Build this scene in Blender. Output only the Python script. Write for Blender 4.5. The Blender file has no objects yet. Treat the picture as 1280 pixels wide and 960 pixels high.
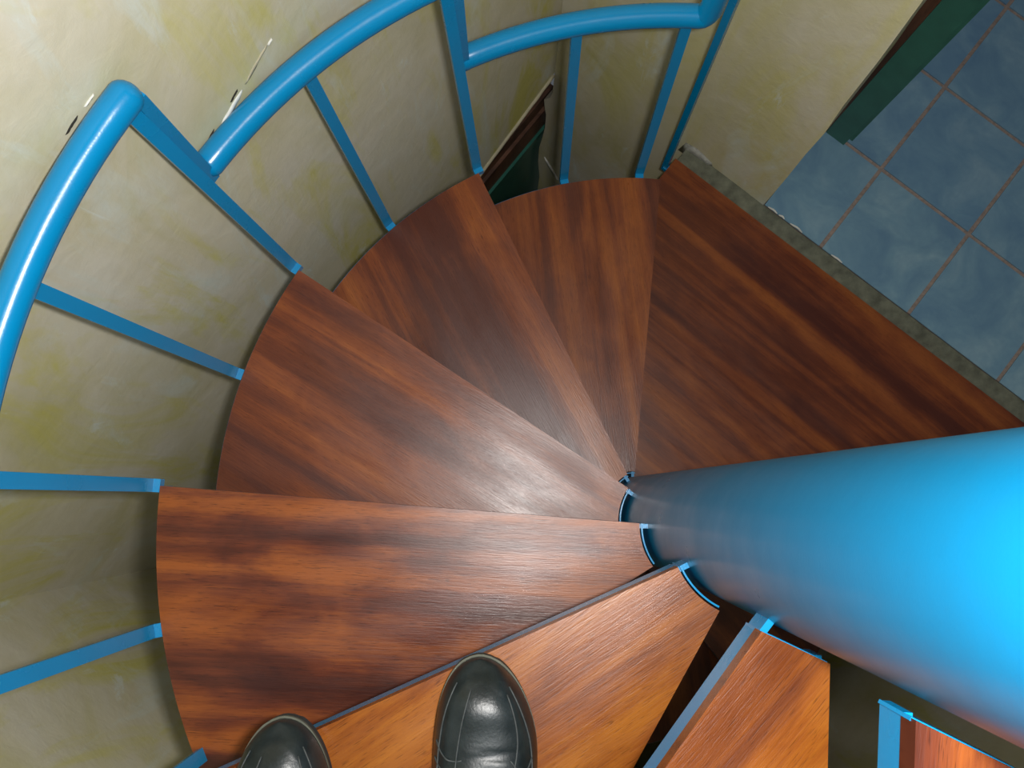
import bpy, bmesh, math, random
from mathutils import Vector, Matrix, noise

# ------------------------------------------------------------------ camera, light, exposure
SC = bpy.context.scene
COL = SC.collection
CAM = Vector((-0.2441, 0.0409, 2.0237))
cd = bpy.data.cameras.new('camera')
cam = bpy.data.objects.new('camera', cd)
COL.objects.link(cam)
right = Vector((0.999992, 0.0, 0.003990))
up = Vector((-0.000469, 0.993079, 0.117448))
back = Vector((-0.003962, -0.117449, 0.993071))
m = Matrix.Identity(4)
for i in range(3):
    m[i][0] = right[i]; m[i][1] = up[i]; m[i][2] = back[i]; m[i][3] = CAM[i]
cam.matrix_world = m
cd.sensor_width = 36.0
cd.lens = 1150.2 / 1280 * 36
cd.clip_start = 0.01
SC.camera = cam

w = bpy.data.worlds.new('stairwell_air')
SC.world = w
w.use_nodes = True
bg = w.node_tree.nodes['Background']
bg.inputs[0].default_value = (0.80, 0.88, 1.0, 1)
bg.inputs[1].default_value = 0.10

fl = bpy.data.lights.new('camera_flash', 'AREA')     # the compact camera's own flash, right of the lens
fl.shape = 'RECTANGLE'; fl.size = 0.05; fl.size_y = 0.03
fl.energy = 14.5
fl.color = (1.0, 0.97, 0.93)
flo = bpy.data.objects.new('camera_flash', fl)
COL.objects.link(flo)
fm = m.copy()
fp = CAM + right * 0.058 + up * 0.016 + back * 0.0
for i in range(3): fm[i][3] = fp[i]
flo.matrix_world = fm

# soft daylight falling down the stairwell from the floor above
sk = bpy.data.lights.new('skylight', 'AREA'); sk.shape = 'DISK'; sk.size = 0.42; sk.energy = 6.5; sk.color = (0.86, 0.92, 1.0)
sko = bpy.data.objects.new('skylight', sk); sko.location = (-.10, -.17, 2.88); COL.objects.link(sko)

SC.view_settings.view_transform = 'Standard'
SC.view_settings.look = 'None'
SC.view_settings.exposure = 0.0
SC.view_settings.gamma = 1.0
SC.view_settings.use_curve_mapping = False

# ------------------------------------------------------------------ frame of the stairwell
U = Vector((0.7815, -0.6239, 0)); N = Vector((0.6239, 0.7815, 0))   # along / across the doorway edge
ANG_U = math.atan2(U.y, U.x)
H = 0.22
def zk(k): return (5 - k) * H
R_OUT, R_IN, R_COL, R_RAIL = 0.6755, 0.0827, 0.0714, 0.7487
def pol(r, a, z=0.0):
    a = math.radians(a); return Vector((r * math.cos(a), r * math.sin(a), z))
def un(u, n, z=0.0): return U * u + N * n + Vector((0, 0, z))

# ------------------------------------------------------------------ materials
class NB:
    def __init__(s, name):
        s.m = bpy.data.materials.new(name); s.m.use_nodes = True
        s.t = s.m.node_tree; s.b = s.t.nodes['Principled BSDF']
        s.oc = s.n('ShaderNodeTexCoord').outputs['Object']
    def n(s, typ, **kw):
        x = s.t.nodes.new(typ)
        for k, v in kw.items(): setattr(x, k, v)
        return x
    def l(s, a, b): s.t.links.new(a, b)
    def mapping(s, src, scale, loc=None, rot=None):
        x = s.n('ShaderNodeMapping'); s.l(src, x.inputs[0]); x.inputs['Scale'].default_value = scale
        if loc is not None:
            if isinstance(loc, (tuple, list)): x.inputs['Location'].default_value = loc
            else: s.l(loc, x.inputs['Location'])
        if rot: x.inputs['Rotation'].default_value = rot
        return x.outputs[0]
    def noise(s, src, scale, detail=4, rough=.55, dist=0):
        x = s.n('ShaderNodeTexNoise'); s.l(src, x.inputs['Vector'])
        x.inputs['Scale'].default_value = scale; x.inputs['Detail'].default_value = detail
        x.inputs['Roughness'].default_value = rough; x.inputs['Distortion'].default_value = dist
        return x.outputs['Fac']
    def ramp(s, src, stops):
        x = s.n('ShaderNodeValToRGB'); s.l(src, x.inputs[0]); e = x.color_ramp.elements
        while len(e) < len(stops): e.new(.5)
        for i, (p, c) in enumerate(stops):
            e[i].position = p; e[i].color = (*c, 1) if len(c) == 3 else c
        return x.outputs[0]
    def val(s, src, a, b, c=0., d=1.):
        x = s.n('ShaderNodeMapRange'); s.l(src, x.inputs[0])
        for i, v in enumerate((a, b, c, d)): x.inputs[i + 1].default_value = v
        return x.outputs[0]
    def mix(s, fac, a, b, blend='MIX'):
        x = s.n('ShaderNodeMix', data_type='RGBA', blend_type=blend)
        for sock, v in ((x.inputs['Factor'], fac), (x.inputs['A'], a), (x.inputs['B'], b)):
            if isinstance(v, (int, float)): sock.default_value = v
            elif isinstance(v, tuple): sock.default_value = (*v, 1)
            else: s.l(v, sock)
        return x.outputs['Result']
    def math(s, op, a, b):
        x = s.n('ShaderNodeMath', operation=op)
        for i, v in enumerate((a, b)):
            if isinstance(v, (int, float)): x.inputs[i].default_value = v
            else: s.l(v, x.inputs[i])
        return x.outputs[0]
    def bump(s, h, strength, dist):
        x = s.n('ShaderNodeBump'); s.l(h, x.inputs['Height'])
        x.inputs['Strength'].default_value = strength; x.inputs['Distance'].default_value = dist
        s.l(x.outputs[0], s.b.inputs['Normal'])
    def out(s, col=None, rough=.5, spec=None, coat=0, coatr=.1):
        if col is not None:
            if isinstance(col, tuple): s.b.inputs['Base Color'].default_value = (*col, 1)
            else: s.l(col, s.b.inputs['Base Color'])
        if isinstance(rough, (int, float)): s.b.inputs['Roughness'].default_value = rough
        else: s.l(rough, s.b.inputs['Roughness'])
        if spec is not None: s.b.inputs['Specular IOR Level'].default_value = spec
        s.b.inputs['Coat Weight'].default_value = coat; s.b.inputs['Coat Roughness'].default_value = coatr
        return s.m

def wood(name, dark, mid, light, rough=.30, fig=.5, stripe=1.0):
    b = NB(name)
    r = b.n('ShaderNodeObjectInfo').outputs['Random']
    loc = b.n('ShaderNodeCombineXYZ')
    for i, k in enumerate((37.0, 61.0, 23.0)): b.l(b.math('MULTIPLY', r, k), loc.inputs[i])
    L = loc.outputs[0]
    # broad stripes running along local X
    st = b.noise(b.mapping(b.oc, (.62, 12.5, 2), L), 1.0, 2.5, .5, .75)
    st2 = b.noise(b.mapping(b.oc, (1.3, 40, 4), L), 1.0, 4, .62, .9)
    blot = b.noise(b.mapping(b.oc, (9, 17, 5), L), 1.0, 3, .5, .8)        # interlocked, blotchy figure
    fine = b.noise(b.mapping(b.oc, (26, 420, 20), L), 1.0, 3, .6)
    pore = b.noise(b.mapping(b.oc, (60, 900, 40), L), 1.0, 2, .6)
    v = b.math('ADD', b.math('MULTIPLY', st, .62 * stripe), b.math('MULTIPLY', st2, .24))
    v = b.math('ADD', v, b.math('MULTIPLY', blot, .22 * fig))
    v = b.math('ADD', v, b.math('MULTIPLY', fine, .10))
    mu = .31 * stripe + .12 + .11 * fig + .05
    c = b.ramp(v, [(mu - .115, dark), (mu - .035, tuple((x + y) / 2 for x, y in zip(dark, mid))), (mu + .01, mid), (mu + .115, light)])
    c = b.mix(b.val(pore, .30, .42, .55, 0), c, (dark[0] * .35, dark[1] * .35, dark[2] * .35))
    b.bump(b.math('ADD', b.math('MULTIPLY', fine, .7), b.math('MULTIPLY', pore, .5)), .20, .0011)
    ro = b.val(b.noise(b.mapping(b.oc, (6, 20, 6), L), 1.0, 3), .3, .7, rough - .05, rough + .08)
    return b.out(c, ro, .38, coat=0, coatr=.3)

M = {}
M['wood'] = wood('varnished_redwood', (.074, .0175, .010), (.170, .042, .013), (.275, .080, .018), .32, .9)
M['wood_maroon_dimmed'] = wood('varnished_maroon_redwood_dimmed', (.042, .0095, .006), (.112, .025, .009), (.24, .064, .012), .32, 1.4)  # maroon board tone, darkened further to imitate weaker flash light on its treads
M['wood_gold'] = wood('varnished_golden_redwood', (.090, .020, .004), (.195, .053, .006), (.30, .100, .010), .28, 1.1, .6)
M['wood_dark'] = wood('dark_stained_wood', (.038, .017, .011), (.095, .042, .024), (.15, .065, .036), .5, .3)

def paint(name, c, rough):
    b = NB(name)
    nz = b.noise(b.oc, 14, 4, .6)
    sp = b.noise(b.oc, 420, 2, .5)
    c2 = b.mix(b.val(nz, .35, .7, 0, .22), c, tuple(x * .72 for x in c))
    b.bump(b.math('ADD', b.math('MULTIPLY', nz, .6), b.math('MULTIPLY', sp, .12)), .25, .002)
    return b.out(c2, b.val(nz, .3, .7, rough - .04, rough + .06), .5)
M['blue'] = paint('cyan_blue_gloss_paint', (.0003, .215, .47), .24)
M['blue_col'] = paint('cyan_blue_column_paint', (.0003, .172, .37), .31)

def plaster(name, seed=0, ochre=1.0):
    b = NB(name)
    g = b.n('ShaderNodeNewGeometry').outputs['Position']
    p = b.mapping(g, (1, 1, 1), (seed, seed * .7, 0))
    big = b.noise(b.mapping(p, (2.4, 2.4, 2.0), rot=(.6, .3, .8)), 1.0, 5, .6, 1.4)
    streak = b.noise(b.mapping(p, (7, 7, 1.6), rot=(.45, .35, 0)), 1.0, 5, .62, 1.0)
    sp = b.noise(p, 26, 5, .6, .3)
    c = b.ramp(big, [(.30, (.54, .50, .27)), (.45, (.62, .575, .42)), (.60, (.66, .62, .51)), (.78, (.70, .67, .58))])
    c = b.mix(b.val(streak, .50, .66, 0, .85 * ochre), c, (.58, .54, .13))
    st2 = b.noise(b.mapping(p, (5, 9, 2.0), (3.1, 1.7, 5.), rot=(.9, .2, .5)), 1.0, 6, .65, 1.2)
    c = b.mix(b.val(st2, .56, .72, 0, .85), c, (.64, .68, .63))
    c = b.mix(b.val(sp, .3, .75, .10, 0), c, (.26, .25, .15))
    sc = b.noise(b.mapping(p, (16, 16, 5.5), (1.3, 8.1, 2.), rot=(.5, .3, .2)), 1.0, 6, .72, .6)
    c = b.mix(b.math('MULTIPLY', b.val(sc, .60, .68, 0, 1), b.val(st2, .46, .60, 0, .8)), c, (.66, .70, .66))
    b.bump(b.math('ADD', b.math('MULTIPLY', sp, .6), b.math('MULTIPLY', big, .9)), .35, .006)
    return b.out(c, .8, .25)
M['plaster'] = plaster('sponged_ochre_plaster', 0)
M['plaster2'] = plaster('sponged_ochre_plaster_doorway', 4.3, .5)

def simple(name, c, rough=.6, var=.25, scale=30, bump=.2, bd=.001, spec=.4):
    b = NB(name)
    nz = b.noise(b.oc, scale, 5, .6)
    c2 = b.mix(b.val(nz, .3, .7, 0, 1), tuple(x * (1 - var) for x in c), tuple(min(1, x * (1 + var)) for x in c))
    b.bump(nz, bump, bd)
    return b.out(c2, rough, spec)
M['white'] = simple('bare_white_plaster', (.66, .66, .62), .8, .15)
M['scar'] = simple('weathered_filler', (.33, .33, .30), .85, .35, 70, .6, .003)
M['beige'] = simple('beige_plaster_lip', (.42, .38, .27), .8, .15)
M['cement'] = simple('grey_cement', (.125, .13, .095), .85, .35, 40, .5, .003)
M['grout'] = simple('brown_grout', (.27, .21, .18), .9, .25, 120, .4, .001)
M['green'] = simple('dark_green_gloss_paint', (.026, .125, .095), .35, .2, 12, .2, .001)
M['gap'] = simple('dark_crevice', (.02, .018, .015), .9, .2)
M['leather'] = None
def leather():
    b = NB('worn_black_leather')
    nz = b.noise(b.oc, 24, 5, .6); gr = b.noise(b.oc, 380, 3, .6)
    c = b.mix(b.val(nz, .35, .7, 0, 1), (.005, .008, .009), (.018, .025, .027))
    b.bump(b.math('ADD', b.math('MULTIPLY', gr, .35), nz), .3, .0016)
    return b.out(c, b.val(nz, .3, .7, .30, .44), .42)
M['leather'] = leather()
M['welt'] = simple('grey_rubber_welt', (.075, .078, .058), .7, .25, 60)
M['stitch'] = simple('grey_stitching', (.038, .044, .045), .6, .3, 200)
M['lace'] = simple('black_lace', (.02, .022, .024), .8, .3, 300)
M['sock'] = simple('black_lining', (.012, .012, .014), .95, .2, 200)
M['eyelet'] = simple('steel_eyelet', (.6, .6, .62), .3, .1)
def tile_mat():
    b = NB('mottled_blue_glaze')
    r = b.n('ShaderNodeObjectInfo').outputs['Random']
    loc = b.n('ShaderNodeCombineXYZ'); b.l(b.math('MULTIPLY', r, 50), loc.inputs[0]); b.l(b.math('MULTIPLY', r, 31), loc.inputs[1])
    nz = b.noise(b.mapping(b.oc, (1, 1, 1), loc.outputs[0]), 9, 5, .6, .6)
    n2 = b.noise(b.mapping(b.oc, (1, 1, 1), loc.outputs[0]), 60, 3, .6)
    c = b.ramp(nz, [(.30, (.115, .225, .34)), (.52, (.18, .32, .41)), (.75, (.29, .43, .49))])
    c = b.mix(b.val(n2, .3, .8, .25, 0), c, (.10, .19, .28))
    c = b.mix(b.val(r, 0, 1, .35, 0), c, (.07, .17, .31))
    b.bump(nz, .15, .002)
    return b.out(c, .42, .4)
M['tile'] = tile_mat()

# ------------------------------------------------------------------ object helpers
def link(o, parent=None):
    COL.objects.link(o)
    if parent: o.parent = parent
    return o
def empty(name, loc, label, cat, group=None, rz=0.):
    o = bpy.data.objects.new(name, None); o.location = loc; o.rotation_euler = (0, 0, rz); o.empty_display_size = .1
    o['label'] = label; o['category'] = cat
    if group: o['group'] = group
    return link(o)
def obj(name, bm, mat, parent=None, smooth=False, loc=None, rz=None, label=None, kind=None):
    bmesh.ops.recalc_face_normals(bm, faces=bm.faces)
    me = bpy.data.meshes.new(name); bm.to_mesh(me); bm.free()
    me.materials.append(mat)
    if smooth:
        for p in me.polygons: p.use_smooth = True
    o = bpy.data.objects.new(name, me)
    if loc is not None: o.location = loc
    if rz is not None: o.rotation_euler = (0, 0, rz)
    if label: o['label'] = label
    if kind: o['kind'] = kind
    return link(o, parent)
def smooth_by_angle(o, ang=35):
    me = o.data
    for p in me.polygons: p.use_smooth = True
    bm = bmesh.new(); bm.from_mesh(me)
    for e in bm.edges:
        if len(e.link_faces) == 2 and e.calc_face_angle(0) > math.radians(ang): e.smooth = False
    bm.to_mesh(me); bm.free()
def prism(bm, pts, z0, z1):
    a = [bm.verts.new((p[0], p[1], z0)) for p in pts]; b = [bm.verts.new((p[0], p[1], z1)) for p in pts]
    n = len(pts)
    bm.faces.new(a[::-1]); top = bm.faces.new(b)
    for i in range(n): bm.faces.new((a[i], a[(i + 1) % n], b[(i + 1) % n], b[i]))
    return top
def hexa(bm, P):      # 8 corners: bottom ring 4, top ring 4
    v = [bm.verts.new(p) for p in P]
    for f in ((3, 2, 1, 0), (4, 5, 6, 7), (0, 1, 5, 4), (1, 2, 6, 5), (2, 3, 7, 6), (3, 0, 4, 7)): bm.faces.new([v[i] for i in f])
    return v
def box_ax(bm, c, ax, ay, az, sx, sy, sz):
    P = []
    for z in (-1, 1):
        for x, y in ((-1, -1), (1, -1), (1, 1), (-1, 1)):
            P.append(c + ax * (x * sx / 2) + ay * (y * sy / 2) + az * (z * sz / 2))
    return hexa(bm, P)
def bar(bm, p0, p1, width_dir, wdt, thk):
    d = (p1 - p0); L = d.length; d = d / L
    wv = (width_dir - d * width_dir.dot(d)).normalized(); t = d.cross(wv)
    box_ax(bm, (p0 + p1) / 2, wv, t, d, wdt, thk, L)
def bevel(bm, wdt, seg=2, ang=30):
    es = [e for e in bm.edges if len(e.link_faces) == 2 and e.calc_face_angle(0) > math.radians(ang)]
    bmesh.ops.bevel(bm, geom=es, offset=wdt, segments=seg, affect='EDGES', profile=.5, clamp_overlap=True)
def tube(bm, pts, r, seg=16, caps=True):
    n = len(pts); rings = []
    ref = None
    for i, p in enumerate(pts):
        a = pts[max(0, i - 1)]; b = pts[min(n - 1, i + 1)]
        d = (b - a).normalized()
        if ref is None: ref = Vector((0, 0, 1)) if abs(d.z) < .9 else Vector((1, 0, 0))
        x = (ref - d * ref.dot(d)).normalized(); y = d.cross(x); ref = x
        rr = r[i] if isinstance(r, (list, tuple)) else r
        rings.append([bm.verts.new(p + (x * math.cos(t) + y * math.sin(t)) * rr) for t in [2 * math.pi * j / seg for j in range(seg)]])
    for i in range(n - 1):
        for j in range(seg):
            bm.faces.new((rings[i][j], rings[i][(j + 1) % seg], rings[i + 1][(j + 1) % seg], rings[i + 1][j]))
    if caps: bm.faces.new(rings[0][::-1]); bm.faces.new(rings[-1])
def round_ends(pts, r, a=True, b=True, k=5):
    rad = [r] * len(pts); P = list(pts)
    if b:
        d = (P[-1] - P[-2]).normalized(); e = P[-1]
        for i in range(1, k + 1):
            t = math.pi / 2 * i / k; P.append(e + d * (r * math.sin(t) * .8)); rad.append(max(r * math.cos(t), r * .04))
    if a:
        d = (P[0] - P[1]).normalized(); e = P[0]
        for i in range(1, k + 1):
            t = math.pi / 2 * i / k; P.insert(0, e + d * (r * math.sin(t) * .8)); rad.insert(0, max(r * math.cos(t), r * .04))
    return P, rad

# ------------------------------------------------------------------ the setting: walls
def slab(name, poly, d0, d1, axis, mat, kind='structure', step=None):
    """poly in (s, z); axis 'L': s = n on the plane u=d; axis 'B': s = u on the plane n=d"""
    bm = bmesh.new()
    f = (lambda s, z, d: un(d, s, z)) if axis == 'L' else (lambda s, z, d: un(s, d, z))
    a = [bm.verts.new(f(s, z, d0)) for s, z in poly]; b = [bm.verts.new(f(s, z, d1)) for s, z in poly]
    n = len(poly); bm.faces.new(a); bm.faces.new(b[::-1])
    for i in range(n): bm.faces.new((a[i], a[(i + 1) % n], b[(i + 1) % n], b[i]))
    return obj(name, bm, mat, kind=kind)
ZB, ZT = -2.42, 2.9
wall_left = slab('wall_left', [(-.79, ZB), (.44, ZB), (.44, -.205), (.60, -.166), (.7515, -.130), (.7515, ZT), (-.79, ZT)], -.767, -.887, 'L', M['plaster'])
rag = [(-.766, -.24), (-.772, -.28), (-.790, -.316), (-.786, -.36), (-.779, -.40), (-.7785, -.49), (-.783, -.56), (-.792, -.66), (-.791, -.78), (-.781, -.90), (-.783, -1.05), (-.780, -1.3), (-.783, ZB)]
edge = [(-.169, -.012), (-.1685, .05), (-.170, .18), (-.1725, .30), (-.172, .41), (-.179, .52), (-.183, .68), (-.191, .85), (-.193, 1.3), (-.193, ZT)]
wall_back = slab('wall_back', [(.80, ZB), (.80, -.035)] + [(-.165, -.035)] + edge + [(-.7665, ZT)] + rag, .75, .97, 'B', M['plaster2'])
wall_front = slab('wall_front', [(-.887, ZB), (.90, ZB), (.90, ZT), (-.887, ZT)], -.79, -.91, 'B', M['plaster'])
wall_right = slab('wall_right', [(-.79, ZB), (.75, ZB), (.75, ZT), (-.79, ZT)], .801, .92, 'L', M['plaster'])
bm = bmesh.new(); prism(bm, [un(-.9, -.92)[:2], un(.93, -.92)[:2], un(.93, .98)[:2], un(-.9, .98)[:2]], ZB - .1, ZB)
obj('floor_lower', bm, M['cement'], kind='structure')

# broken plaster lip along the bottom of the left wall, over the lower doorway
bm = bmesh.new()
pts = [un(-.765 + .0003 * math.sin(i * 1.9), .44 + (.305 * i / 14), -.204 + .074 * (i / 14) + .0005 * math.sin(i * 2.7)) for i in range(15)]
tube(bm, pts, [.0048 + .0006 * math.sin(i * 3.1) for i in range(15)], 8)
obj('plaster_lip', bm, M['beige'], wall_left, True)

# lower doorway in the left wall: brown head boards with a moulding, green door under them
lower = bpy.data.objects.new('door_2', None); lower.location = un(-.80, .58, -.45); lower['kind'] = 'structure'
link(lower)
def lbox(name, u0, u1, n0, n1, z0, z1, mat, parent, bev=.002):
    bm = bmesh.new(); o = parent.location if parent and parent.type == 'EMPTY' else Vector()
    P = [un(u, n, z) - o for z in (z0, z1) for u, n in ((u0, n0), (u1, n0), (u1, n1), (u0, n1))]
    hexa(bm, P)
    if bev: bevel(bm, bev, 2)
    x = obj(name, bm, mat, parent, kind=None if parent else 'structure'); return x
for za, zb in ((-.325, -.05), (-.425, -.350), (-.575, -.450)): lbox('head_board', -.84, -.806, .445, .80, za, zb, M['wood_dark'], lower)
for za, zb in ((-.348, -.327), (-.448, -.427)): lbox('moulding', -.84, -.797, .445, .80, za, zb, M['wood_dark'], lower, .005)
lbox('door_rail', -.84, -.798, .445, .80, -.602, -.577, M['green'], lower, .003)
lbox('door_leaf', -.85, -.808, .445, .80, -2.40, -.604, M['green'], lower)

# ------------------------------------------------------------------ plaster scars on the walls (children of their wall)
def patch(parent, f, outline, th, mat, seed, name='plaster_patch'):
    """a thin lump with an uneven outline; f(a, b, d) maps the wall's own axes to the world"""
    random.seed(seed); bm = bmesh.new()
    o = [f(a, b, 0) for a, b in outline]
    ca = sum(a for a, b in outline) / len(outline); cb = sum(b for a, b in outline) / len(outline)
    top = [bm.verts.new(f(ca + (a - ca) * .7, cb + (b - cb) * .7, th * random.uniform(.7, 1.2))) for a, b in outline]
    base = [bm.verts.new(f(a, b, -.0005)) for a, b in outline]
    n = len(outline); bm.faces.new(top); bm.faces.new(base[::-1])
    for i in range(n): bm.faces.new((base[i], base[(i + 1) % n], top[(i + 1) % n], top[i]))
    return obj(name, bm, mat, parent, True)
fL = lambda n, z, d: un(-.767 + d, n, z)
fB = lambda u, z, d: un(u, .75 - d, z)
def strip(a0, b0, a1, b1, wd, seed, k=9, jag=.35):
    random.seed(seed)
    dx, dy = a1 - a0, b1 - b0; L = math.hypot(dx, dy); nx, ny = -dy / L, dx / L
    up_ = [(a0 + dx * i / k + nx * wd * math.sin(math.pi * (i + .3) / (k + .6)) * random.uniform(1 - jag, 1), b0 + dy * i / k + ny * wd * math.sin(math.pi * (i + .3) / (k + .6)) * random.uniform(1 - jag, 1)) for i in range(k + 1)]
    lo = [(a0 + dx * i / k - nx * wd * .4, b0 + dy * i / k - ny * wd * .4) for i in range(k, -1, -1)]
    return up_ + lo
patch(wall_left, fL, strip(-.026, .924, .058, .967, .009, 1), .002, M['white'], 1)
patch(wall_left, fL, strip(-.034, .934, .000, .955, .003, 2), .0015, M['gap'], 2, 'crevice')
patch(wall_left, fL, strip(.034, .966, .052, .975, .002, 3), .0015, M['gap'], 3, 'crevice')
patch(wall_left, fL, strip(.060, .967, .115, .992, .005, 4), .0012, M['beige'], 4)
patch(wall_left, fL, strip(.112, .989, .122, .993, .0025, 5), .002, M['white'], 5)
patch(wall_left, fL, strip(-.120, 1.164, -.096, 1.171, .0018, 6), .0015, M['gap'], 6, 'crevice')
patch(wall_left, fL, strip(-.088, 1.172, -.070, 1.175, .0014, 7), .002, M['white'], 7)
patch(wall_left, fL, [(-.045, .948), (-.038, .962), (-.033, .956), (-.038, .945)], .002, M['white'], 9)
patch(wall_back, fB, strip(-.770, -.70, -.703, -.815, .010, 11), .004, M['white'], 11)
patch(wall_back, fB, [(-.405, -.050), (-.395, .012), (-.365, .022), (-.340, .016), (-.318, .008), (-.312, -.010), (-.36, -.02)], .006, M['scar'], 13)

# ------------------------------------------------------------------ doorway: cement strip, tiled floor, frame
bm = bmesh.new()
random.seed(4)
k = 30; topz = []
for i in range(k + 1):
    u = -.386 + 1.186 * i / k
    topz.append((u, .7115, .7497 + 0 * random.uniform(-.001, .001)))
vs = []
for u, n0, n1 in topz:
    z = -.007 + random.uniform(-.0012, .0012)
    vs.append([bm.verts.new(un(u, n0, -.20)), bm.verts.new(un(u, n0, z)), bm.verts.new(un(u, n1, z + random.uniform(0, .003))), bm.verts.new(un(u, n1, -.20))])
for i in range(k):
    for j in range(4): bm.faces.new((vs[i][j], vs[i][(j + 1) % 4], vs[i + 1][(j + 1) % 4], vs[i + 1][j]))
bm.faces.new(vs[0]); bm.faces.new(vs[-1][::-1])
obj('trim_1', bm, M['cement'], kind='structure')

bm = bmesh.new()
prism(bm, [un(-.166, .7525)[:2], un(.80, .7525)[:2], un(.80, .971)[:2], un(2.3, .971)[:2], un(2.3, 2.75)[:2], un(-.9, 2.75)[:2], un(-.9, .971)[:2], un(-.166, .971)[:2]], -.034, -.0035)
floor = obj('floor', bm, M['grout'], kind='structure')
ce = [-.743, -.4985, -.254, -.0095, .235, .479, .724, .968, 1.213, 1.457, 1.70, 1.945]
re_ = [.7505, .984, 1.2345, 1.485, 1.735, 1.985, 2.235, 2.485]
random.seed(9)
for j in range(len(re_) - 1):
    for i in range(len(ce) - 1):
        u0, u1, n0, n1 = ce[i] + .0045, ce[i + 1] - .0045, re_[j] + .0045, re_[j + 1] - .0045
        if j == 0:
            n0 = re_[0]
            if u1 < -.1 or u0 > .75: continue
            if u0 < -.167: u0 = -.1665
            u1 = min(u1, .798)
        c = un((u0 + u1) / 2, (n0 + n1) / 2, 0); bm = bmesh.new()
        hu, hn = (u1 - u0) / 2, (n1 - n0) / 2
        prism(bm, [(-hu, -hn), (hu, -hn), (hu, hn), (-hu, hn)], -.0036, 0)
        bevel(bm, .0012, 1)
        o = obj('tile', bm, M['tile'], floor, loc=c + Vector((0, 0, random.uniform(-.0005, .0003))), rz=ANG_U + random.uniform(-.003, .003))
# chips of bare white along the broken edge of the first tile row
for (a, b_, c_) in ((-.158, -.132, .0025), (-.128, -.112, .003), (-.096, -.062, .0032), (.02, .05, .0016)):
    bm = bmesh.new(); P = []
    for i in range(7):
        t = i / 6; P.append(un(a + (b_ - a) * t, .7505 + c_ * .6 * math.sin(math.pi * t) * (1 + .4 * math.sin(i * 5)), .001))
    tube(bm, P, [.0012 + .0012 * math.sin(math.pi * i / 6) for i in range(7)], 6)
    obj('chipped_edge', bm, M['white'], floor, True)
# door frame: green jamb standing on the tiles, brown raw edge against the plaster
frame = bpy.data.objects.new('door_1', None); frame.location = un(-.14, 1.02, 0); frame['kind'] = 'structure'; link(frame)
lbox('jamb', -.160, -.110, .975, 1.035, .0005, ZT - .1, M['green'], frame, .003)
lbox('stop_bead', -.111, -.100, .995, 1.035, .0005, ZT - .1, M['green'], frame, .002)
bm = bmesh.new(); o = frame.location
P = []
for z, uu in ((.0005, -.1725), (.4, -.176), (.85, -.1945), (ZT - .1, -.1965)): P.append((z, uu))
rings = [[bm.verts.new(un(a, b, z) - o) for a, b in ((uu, .973), (-.1605, .973), (-.1605, 1.03), (uu, 1.03))] for z, uu in P]
for a, b in zip(rings, rings[1:]):
    for j in range(4): bm.faces.new((a[j], a[(j + 1) % 4], b[(j + 1) % 4], b[j]))
bm.faces.new(rings[0][::-1]); bm.faces.new(rings[-1])
obj('raw_wood_edge', bm, M['wood_dark'], frame)

# ------------------------------------------------------------------ spiral staircase
stair = empty('spiral_staircase', (0, 0, ZB), 'blue painted spiral staircase with dark reddish wooden treads around a fat blue column', 'staircase')
SO = Vector((0, 0, ZB))
bm = bmesh.new()
prof = [(-ZB * 0, 0)]
tube(bm, [Vector((0, 0, z)) for z in [0.0, 1.5, 2.42, 2.8, 3.2, 3.6, 4.0, 4.5, 5.3]], R_COL, 128)
c = obj('column', bm, M['blue_col'], stair); smooth_by_angle(c)
c['label'] = 'thick round blue painted steel column'

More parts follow.
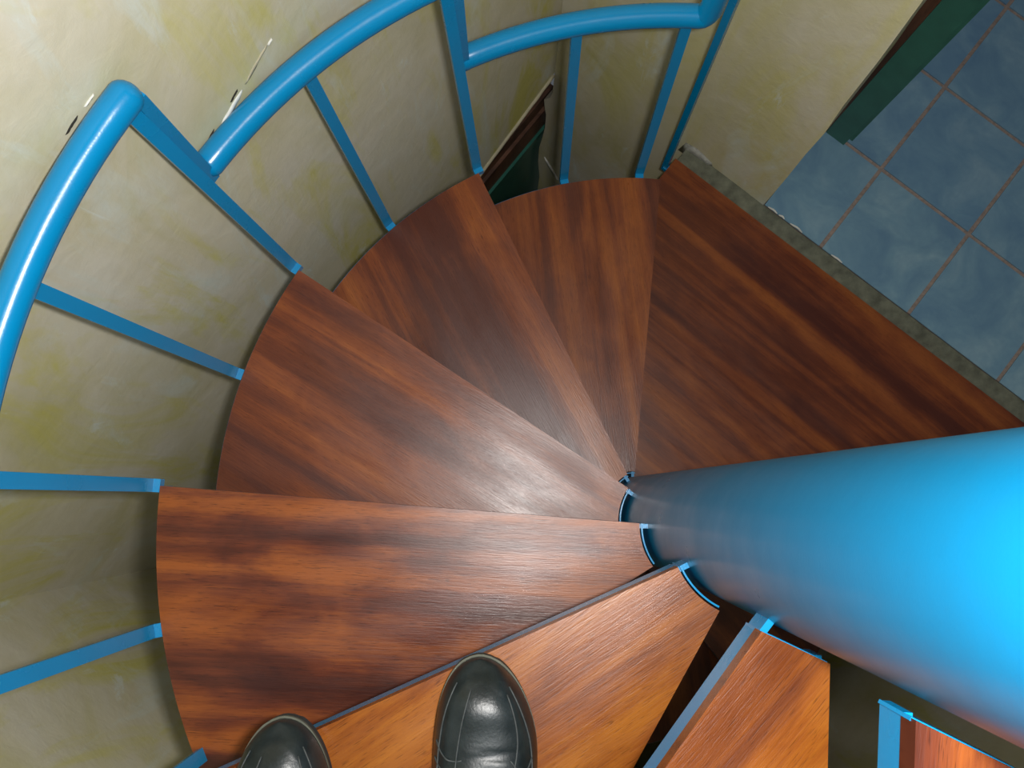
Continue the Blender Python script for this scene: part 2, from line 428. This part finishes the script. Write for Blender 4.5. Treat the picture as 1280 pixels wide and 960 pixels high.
def arc(r, a0, a1, k): return [pol(r, a0 + (a1 - a0) * i / k) for i in range(k + 1)]
def make_tread(k, fin, fout, rin, rout, grain, mat, label=None, outline=None, lug=True):
    z = zk(k); g = math.radians(grain)
    rot = Matrix.Rotation(-g, 3, 'Z')
    if outline is None:
        outl = arc(R_OUT, fout, rout, 26)
        inn = arc(R_IN, rin, fin, 10) if k > -1 else [pol(.108 if k == -2 else R_IN + .003, rin), pol(R_IN, fin)]
        outline = outl + inn
    bm = bmesh.new()
    prism(bm, [(rot @ p)[:2] for p in outline], -.018, 0)
    bevel(bm, .0042, 3, 25)
    t = obj('tread', bm, mat, stair, loc=Vector((0, 0, z)) - SO, rz=g, label=label); smooth_by_angle(t, 20)
    # steel carrier under the board
    bm = bmesh.new()
    def plate(pts, th, z0, z1, inward):
        n = len(pts)
        def nrm(i):
            a = pts[max(0, i - 1)]; b = pts[min(n - 1, i + 1)]; d = (b - a).normalized(); return Vector((-d.y, d.x, 0)) * inward
        P = [p for p in pts] + [pts[i] + nrm(i) * th for i in range(n - 1, -1, -1)]
        prism(bm, [(rot @ p)[:2] for p in P], z0, z1)
    if k == 5:
        n = len(outline); q = outline
        plate([q[0], q[1]], .005, -.062, -.0225, -1)
        plate([q[-1] * 1.0, q[0]], .005, -.062, -.0225, -1)
    else:
        A, B = pol(R_IN, fin), pol(R_OUT, fout)
        d = (B - A).normalized(); s = Vector((d.y, -d.x, 0))         # s points ahead of the front edge
        plate([A + s * -.0005, B + s * -.0005], .006, -.047, -.0185, 1)
        C_, D_ = pol(.109 if k == -2 else R_IN, rin), pol(R_OUT, rout)
        plate([C_, D_], .005, -.047, -.0185, -1)
        plate(arc(R_OUT + .0006, fout, rout, 26), .0028, -.045, -.010, -1)
    if k <= -1:      # the upper treads are cut straight along the column
        A, B = pol(R_IN - .0006, fin), pol(.1075 if k == -2 else R_IN + .0024, rin); plate([A, B], .0022, -.047, -.006, -1)
    else: plate(arc(R_IN - .0022, fin, rin - 1, 12), .0018, -.047, -.0022, 1)
    if lug and k > -2:
        a = pol(R_COL - .004, fin + 2.6); b = pol(R_IN - .0005, fin + 2.6)
        dd = (b - a).normalized(); pp = Vector((-dd.y, dd.x, 0))
        box_ax(bm, rot @ ((a + b) / 2 + Vector((0, 0, -.026))), rot @ dd, rot @ pp, Vector((0, 0, 1)), (b - a).length, .0055, .034)
    obj('steel_frame', bm, M['blue'], t)
    return t
T = {
    -3: (262, 291, 318, 327, 292), -2: (243.5, 262.6, 284, 297, 262), -1: (228.5, 232.3, 267, 266.4, 228), 0: (202.8, 203.6, 243.9, 240.1, 213),
    1: (177.5, 175.8, 216, 212, 177.5), 2: (144.5, 146.2, 186, 182, 149), 3: (119, 116.1, 156, 152, 118), 4: (87.5, 84.5, 124, 120.5, 97),
}
LBL = {-2: 'topmost tread in view at the lower right corner, beside the column',
       -1: 'golden brown tread right of the shoes with a wide blue front frame',
       0: 'golden brown tread the two shoes stand on',
       1: 'large dark striped tread one step down from the shoes',
       2: 'tread two steps down from the shoes, glossy at its narrow end',
       3: 'tread three steps down from the shoes, beside the green and yellow wall',
       4: 'lowest wedge tread, directly above the landing board'}
for kk, (fi, fo, ri, ro, gr) in T.items():
    if kk == -3: continue
    make_tread(kk, fi, fo, ri, ro, gr, M['wood_maroon_dimmed' if kk in (1, -2) else 'wood_gold' if kk <= 0 else 'wood'], LBL.get(kk))
for kk in range(6, 13):
    f = 8 - 30 * (kk - 5)
    make_tread(kk, f + 1, f, f + 38, f + 36, f, M['wood'])
inn = arc(R_IN, 101, 8, 14)
ol = [un(.60, .71), un(-.391, .71), un(-.391, .40)] + inn + [un(.60, .635)]
make_tread(5, 8, 8, 101, 101, math.degrees(ANG_U) - 1.5, M['wood'], 'wide landing board at the doorway, meeting the blue tiles', outline=ol, lug=False)

# handrail: one level arc of tube per tread, stepped down at each corner baluster
HR = .505; RT = .0181
def baluster(ang, k, drop=0., top=None, r0=.689, r1=.744):
    z0 = zk(k) - .016 - drop; z1 = (top if top is not None else zk(k) + HR)
    bm = bmesh.new()
    t = Vector((-math.sin(math.radians(ang)), math.cos(math.radians(ang)), 0))
    e = pol(1, ang)
    lean = (r1 - r0) / HR
    p0 = pol(r0 - lean * drop, ang, z0); p1 = pol(r1, ang, z1)
    bar(bm, p0 - SO, p1 - SO, t, .0165, .008)
    for zz in ([zk(k)] if drop == 0 else [zk(k), zk(k + 1)]):
        rr = r0 - lean * (zk(k) - zz)
        box_ax(bm, pol((R_OUT + .002 + rr + .004) / 2, ang, zz - .012) - SO, e, t, Vector((0, 0, 1)), rr + .004 - R_OUT - .002, .0165, .014)
    bevel(bm, .0012, 1)
    return obj('baluster', bm, M['blue'], stair)
for (ang, k, dr) in ((175.8, 1, 0), (146.2, 2, 0), (115.9, 3, 0), (88.1, 4, 0), (190.6, 1, 0), (161.4, 2, 0), (131.6, 3, 0), (101.0, 4, 0),
                     (203.9, 0, .22), (218, 0, 0), (231.4, -1, 0), (246, -1, 0)):
    baluster(ang, k, dr)
def rail(k, a0, a1, extra=None, round0=True, round1=True):
    z = zk(k) + HR
    n = max(6, int(abs(a1 - a0) / 1.6))
    pts = [pol(R_RAIL, a0 + (a1 - a0) * i / n, z) - SO for i in range(n + 1)]
    if extra: pts = pts + [p - SO for p in extra]
    P, rd = round_ends(pts, RT, round0, round1)
    bm = bmesh.new(); tube(bm, P, rd, 20)
    o = obj('handrail', bm, M['blue'], stair); smooth_by_angle(o, 60)
    return o
pB5 = Vector((.088, .782, zk(4) + HR + .45))
zr = zk(4) + HR
el = [pol(R_RAIL, a, zr) for a in (87.4, 86.9)] + [pol(R_RAIL, 86.55, zr + .0015), pol(R_RAIL + .001, 86.25, zr + .005), pol(R_RAIL + .001, 86.05, zr + .011), pol(R_RAIL + .002, 85.8, zr + .020), pol(R_RAIL + .002, 85.8, zr + .26), pol(R_RAIL + .002, 85.8, zr + .50)]
r4 = rail(4, 114.6, 88.0, el, True, True)
r3 = rail(3, 144.2, 115.3)
r2 = rail(2, 173.8, 145.5)
r1 = rail(1, 203, 176.2)
r0 = rail(0, 231, 204.3)
def rail_link(parent, k, ang):      # flat bar joining the end of the rail of tread k with the start of the next one down
    bm = bmesh.new(); t = Vector((-math.sin(math.radians(ang)), math.cos(math.radians(ang)), 0))
    z1 = zk(k) + HR; z0 = zk(k + 1) + HR - .018
    bar(bm, pol(R_RAIL - .004, ang, z0) - SO, pol(R_RAIL - .004, ang, z1 - .004) - SO, t, .014, .016)
    bevel(bm, .0015, 1)
    obj('rail_link', bm, M['blue'], parent)
for p, k, a in ((r3, 3, 114.7), (r2, 2, 145.0), (r1, 1, 174.6), (r0, 0, 202.6)): rail_link(p, k, a)
bm = bmesh.new()
q0 = Vector((.117, .7865, -.03)) - SO; q1 = pB5 - SO
bar(bm, q0, q1, U, .013, .013)
box_ax(bm, un(-.3935, .685, -.016) - SO, U, N, Vector((0, 0, 1)), .016, .013, .012)
bevel(bm, .0012, 1)
obj('end_post', bm, M['blue'], stair, label='last slim blue post, beside the plaster wall and the landing corner')

# ------------------------------------------------------------------ shoes
def shoe(loc, rz, side, label):
    root = empty('shoe', loc, label, 'shoe', None, rz)          # local +Y = toe, origin under the toe tip, z = 0 on the tread
    Lh = .285
    def hw(s):      # half widths (outer, inner) along s (0 toe .. 1 heel)
        e = math.sqrt(max(0, 1 - (1 - min(s / .32, 1)) ** 2.0))
        w = .0500 * e
        if s > .36: w -= .0115 * math.sin(math.pi * min(1, (s - .36) / .42)) * .8
        if s > .80: w *= math.sqrt(max(0, 1 - ((s - .80) / .20) ** 2.4)) * .9 + .1 * (1 - (s - .8) / .2)
        return w
    def cx(s): return side * (.004 * math.sin(math.pi * min(1, s * 1.2)) - .0035 * (1 - min(1, s / .25)))
    def ht(s):      # top of the upper above the sole
        if s < .17: return .020 + .024 * math.sin(math.pi / 2 * s / .17)
        if s < .34: return .044 + .004 * (s - .17) / .17 - .003 * math.sin(math.pi * (s - .17) / .17)
        if s < .60: return .048 + .034 * ((s - .34) / .26) ** 1.2
        return .082 - .008 * math.sin(math.pi * (s - .60) / .40)
    NS = 60; ss = [(i / NS) ** 1.25 for i in range(NS + 1)]
    ss[0] = .0006; ss[-1] = .9985
    # sole and welt
    def outline(off):
        L_, R_ = [], []
        for s in ss:
            y = -s * Lh; ww = hw(s) + off * (1 if .02 < s < .98 else .5)
            L_.append((cx(s) - ww, y + (off if s < .02 else (-off if s > .98 else 0)))); R_.append((cx(s) + ww, y + (off if s < .02 else (-off if s > .98 else 0))))
        return L_ + R_[::-1]
    bm = bmesh.new(); prism(bm, outline(-.0014), .0005, .012); bevel(bm, .002, 1, 50)
    obj('sole', bm, M['lace'], root)
    bm = bmesh.new(); prism(bm, outline(-.0006), .0122, .0160); bevel(bm, .0014, 2, 50)
    o = obj('welt', bm, M['welt'], root, label='worn light grey welt around the shoe'); smooth_by_angle(o)
    # upper
    bm = bmesh.new(); rings = []; K = 28
    def surf(s, t):         # t in 0..1 from left to right over the top
        a = math.pi * (1 - t); w_ = max(hw(s) - .0006, .0008); h_ = ht(s)
        if s < .06: h_ = .014 + (h_ - .014) * math.sqrt(s / .06)
        ca, sa = math.cos(a), math.sin(a)
        p = .74 if s < .4 else .74 + .25 * min(1, (s - .4) / .25)
        x = math.copysign(abs(ca) ** p, ca) * w_
        if s > .45: x *= 1 - .30 * min(1, (s - .45) / .25) * (sa ** 1.4)
        z = sa ** .92 * h_
        bumpz = 0
        if s < .62:     # moccasin ridge and a few creases at the flex line
            d = abs(t - .5) * 2
            bumpz += .0016 * math.exp(-((d - (.42 if s > .12 else .42 * math.sqrt(max(s - .055, 0) / .065))) / .05) ** 2) * (1 if s > .055 else 0)
            bumpz -= .0030 * math.exp(-((s - .30 - .02 * math.sin(t * 7)) / .010) ** 2) * sa
            bumpz -= .0024 * math.exp(-((s - .345 + .02 * math.sin(t * 5)) / .009) ** 2) * sa
        return Vector((cx(s) + x, -.0025 - s * (Lh - .005), .0155 + z + bumpz))
    for s in ss: rings.append([bm.verts.new(surf(s, j / K)) for j in range(K + 1)])
    for i in range(NS):
        for j in range(K):
            s = (ss[i] + ss[i + 1]) / 2; t = (j + .5) / K
            if s > .60 and s < .955 and abs(t - .5) < .30: continue       # foot opening
            bm.faces.new((rings[i][j], rings[i][j + 1], rings[i + 1][j + 1], rings[i + 1][j]))
    bm.faces.new(rings[0][::-1]); bm.faces.new(rings[-1])
    o = obj('upper', bm, M['leather'], root, True)
    sol = o.modifiers.new('thickness', 'SOLIDIFY'); sol.thickness = .0022; sol.offset = -1
    # lining and padded collar
    bm = bmesh.new(); ring = []
    for i in range(25): ring.append((.60 + .355 * i / 24, .20))
    loop = [surf(s, .5 - .30) for s, _ in ring] + [surf(s, .5 + .30) for s, _ in ring[::-1]]
    pts = loop + [loop[0]]
    tube(bm, pts, .0042, 8, False); obj('collar', bm, M['leather'], root, True)
    bm = bmesh.new(); vs = [bm.verts.new(Vector((p.x * 1.0, p.y, .028))) for p in loop]; bm.faces.new(vs)
    obj('insole', bm, M['sock'], root)
    # tongue
    bm = bmesh.new(); r2_ = []
    for i in range(11):
        s = .37 + .25 * i / 10
        r2_.append([bm.verts.new(surf(s, .5 + (j - 4) / 4 * .12) + Vector((0, 0, .0028 - .0006 * abs(j - 4) + .004 * (i / 10) ** 2))) for j in range(9)])
    for i in range(10):
        for j in range(8): bm.faces.new((r2_[i][j], r2_[i][j + 1], r2_[i + 1][j + 1], r2_[i + 1][j]))
    o = obj('tongue', bm, M['leather'], root, True); o.modifiers.new('thickness', 'SOLIDIFY').thickness = .002
    # eyelet stays
    for sg in (-1, 1):
        bm = bmesh.new(); r3_ = []
        for i in range(13):
            s = .335 + .27 * i / 12
            r3_.append([bm.verts.new(surf(s, .5 + sg * (.11 + .085 * j / 3 * (1 + .5 * math.sin(math.pi * i / 12)))) + Vector((0, 0, .0016))) for j in range(4)])
        for i in range(12):
            for j in range(3): bm.faces.new((r3_[i][j], r3_[i][j + 1], r3_[i + 1][j + 1], r3_[i + 1][j]))
        o = obj('eyelet_stay', bm, M['leather'], root, True); o.modifiers.new('thickness', 'SOLIDIFY').thickness = .0018
    # seams: raised ridge lines on the upper
    def seam(fn, n=22, r=.0008):
        bm = bmesh.new(); tube(bm, [surf(*fn(i / n)) + Vector((0, 0, .0006)) for i in range(n + 1)], r, 6); obj('seam', bm, M['stitch'], root, True)
    seam(lambda q: (.085 + .34 * q, .50 - .06 - .25 * (1 - (1 - q) ** 2) * .35))
    seam(lambda q: (.10 + .33 * q, .50 + .19 + .02 * math.sin(q * 3) - .11 * (q ** 1.6)))
    seam(lambda q: (.07 + .40 * q ** 1.0, .17 + .10 * (1 - q) ** 2.2))
    seam(lambda q: (.08 + .40 * q, .83 - .07 * (1 - q) ** 2))
    seam(lambda q: (.26 + .05 * math.sin(q * 2.0), .14 + .26 * q), 16)
    seam(lambda q: (.315 + .03 * math.sin(q * 2.4), .12 + .26 * q), 16)
    seam(lambda q: (.30 + .04 * math.sin(q * 3.1), .62 + .2 * q), 16)
    # eyelets and laces
    for i in range(4):
        s = .375 + .052 * i
        for sg in (-1, 1):
            p = surf(s, .5 + sg * .135) + Vector((0, 0, .004)); bm = bmesh.new()
            tube(bm, [p + Vector((.003 * math.cos(a), .003 * math.sin(a), 0)) for a in [2 * math.pi * q / 10 for q in range(11)]], .0008, 6, False)
            obj('eyelet', bm, M['eyelet'], root, True)
        for sg in (-1, 1):
            bm = bmesh.new()
            P = [surf(s + .045 * q / 8, .5 + sg * (.135 - .27 * q / 8)) + Vector((0, 0, .0065 + .002 * math.sin(math.pi * q / 8))) for q in range(9)]
            tube(bm, P, .0019, 8); obj('lace', bm, M['lace'], root, True)
    for sg in (-1, 1):
        c0 = surf(.585, .5) + Vector((0, 0, .009)); bm = bmesh.new()
        tube(bm, [c0 + Vector((sg * .020 * math.sin(math.pi * q / 10) * (1 + .2 * math.sin(q)), .016 * math.sin(2 * math.pi * q / 10) - .006 * q / 10, .002 * math.sin(q))) for q in range(11)], .0018, 8)
        obj('lace_bow', bm, M['lace'], root, True)
    return root
zs = zk(0)
shoe((-.267, -.1125, zs), math.radians(-1.5), 1, 'right black leather lace-up shoe, whose whole toe shows on the golden tread')
shoe((-.463, -.170, zs), math.radians(7), -1, 'left black leather shoe at the bottom edge, only the toe tip in view')
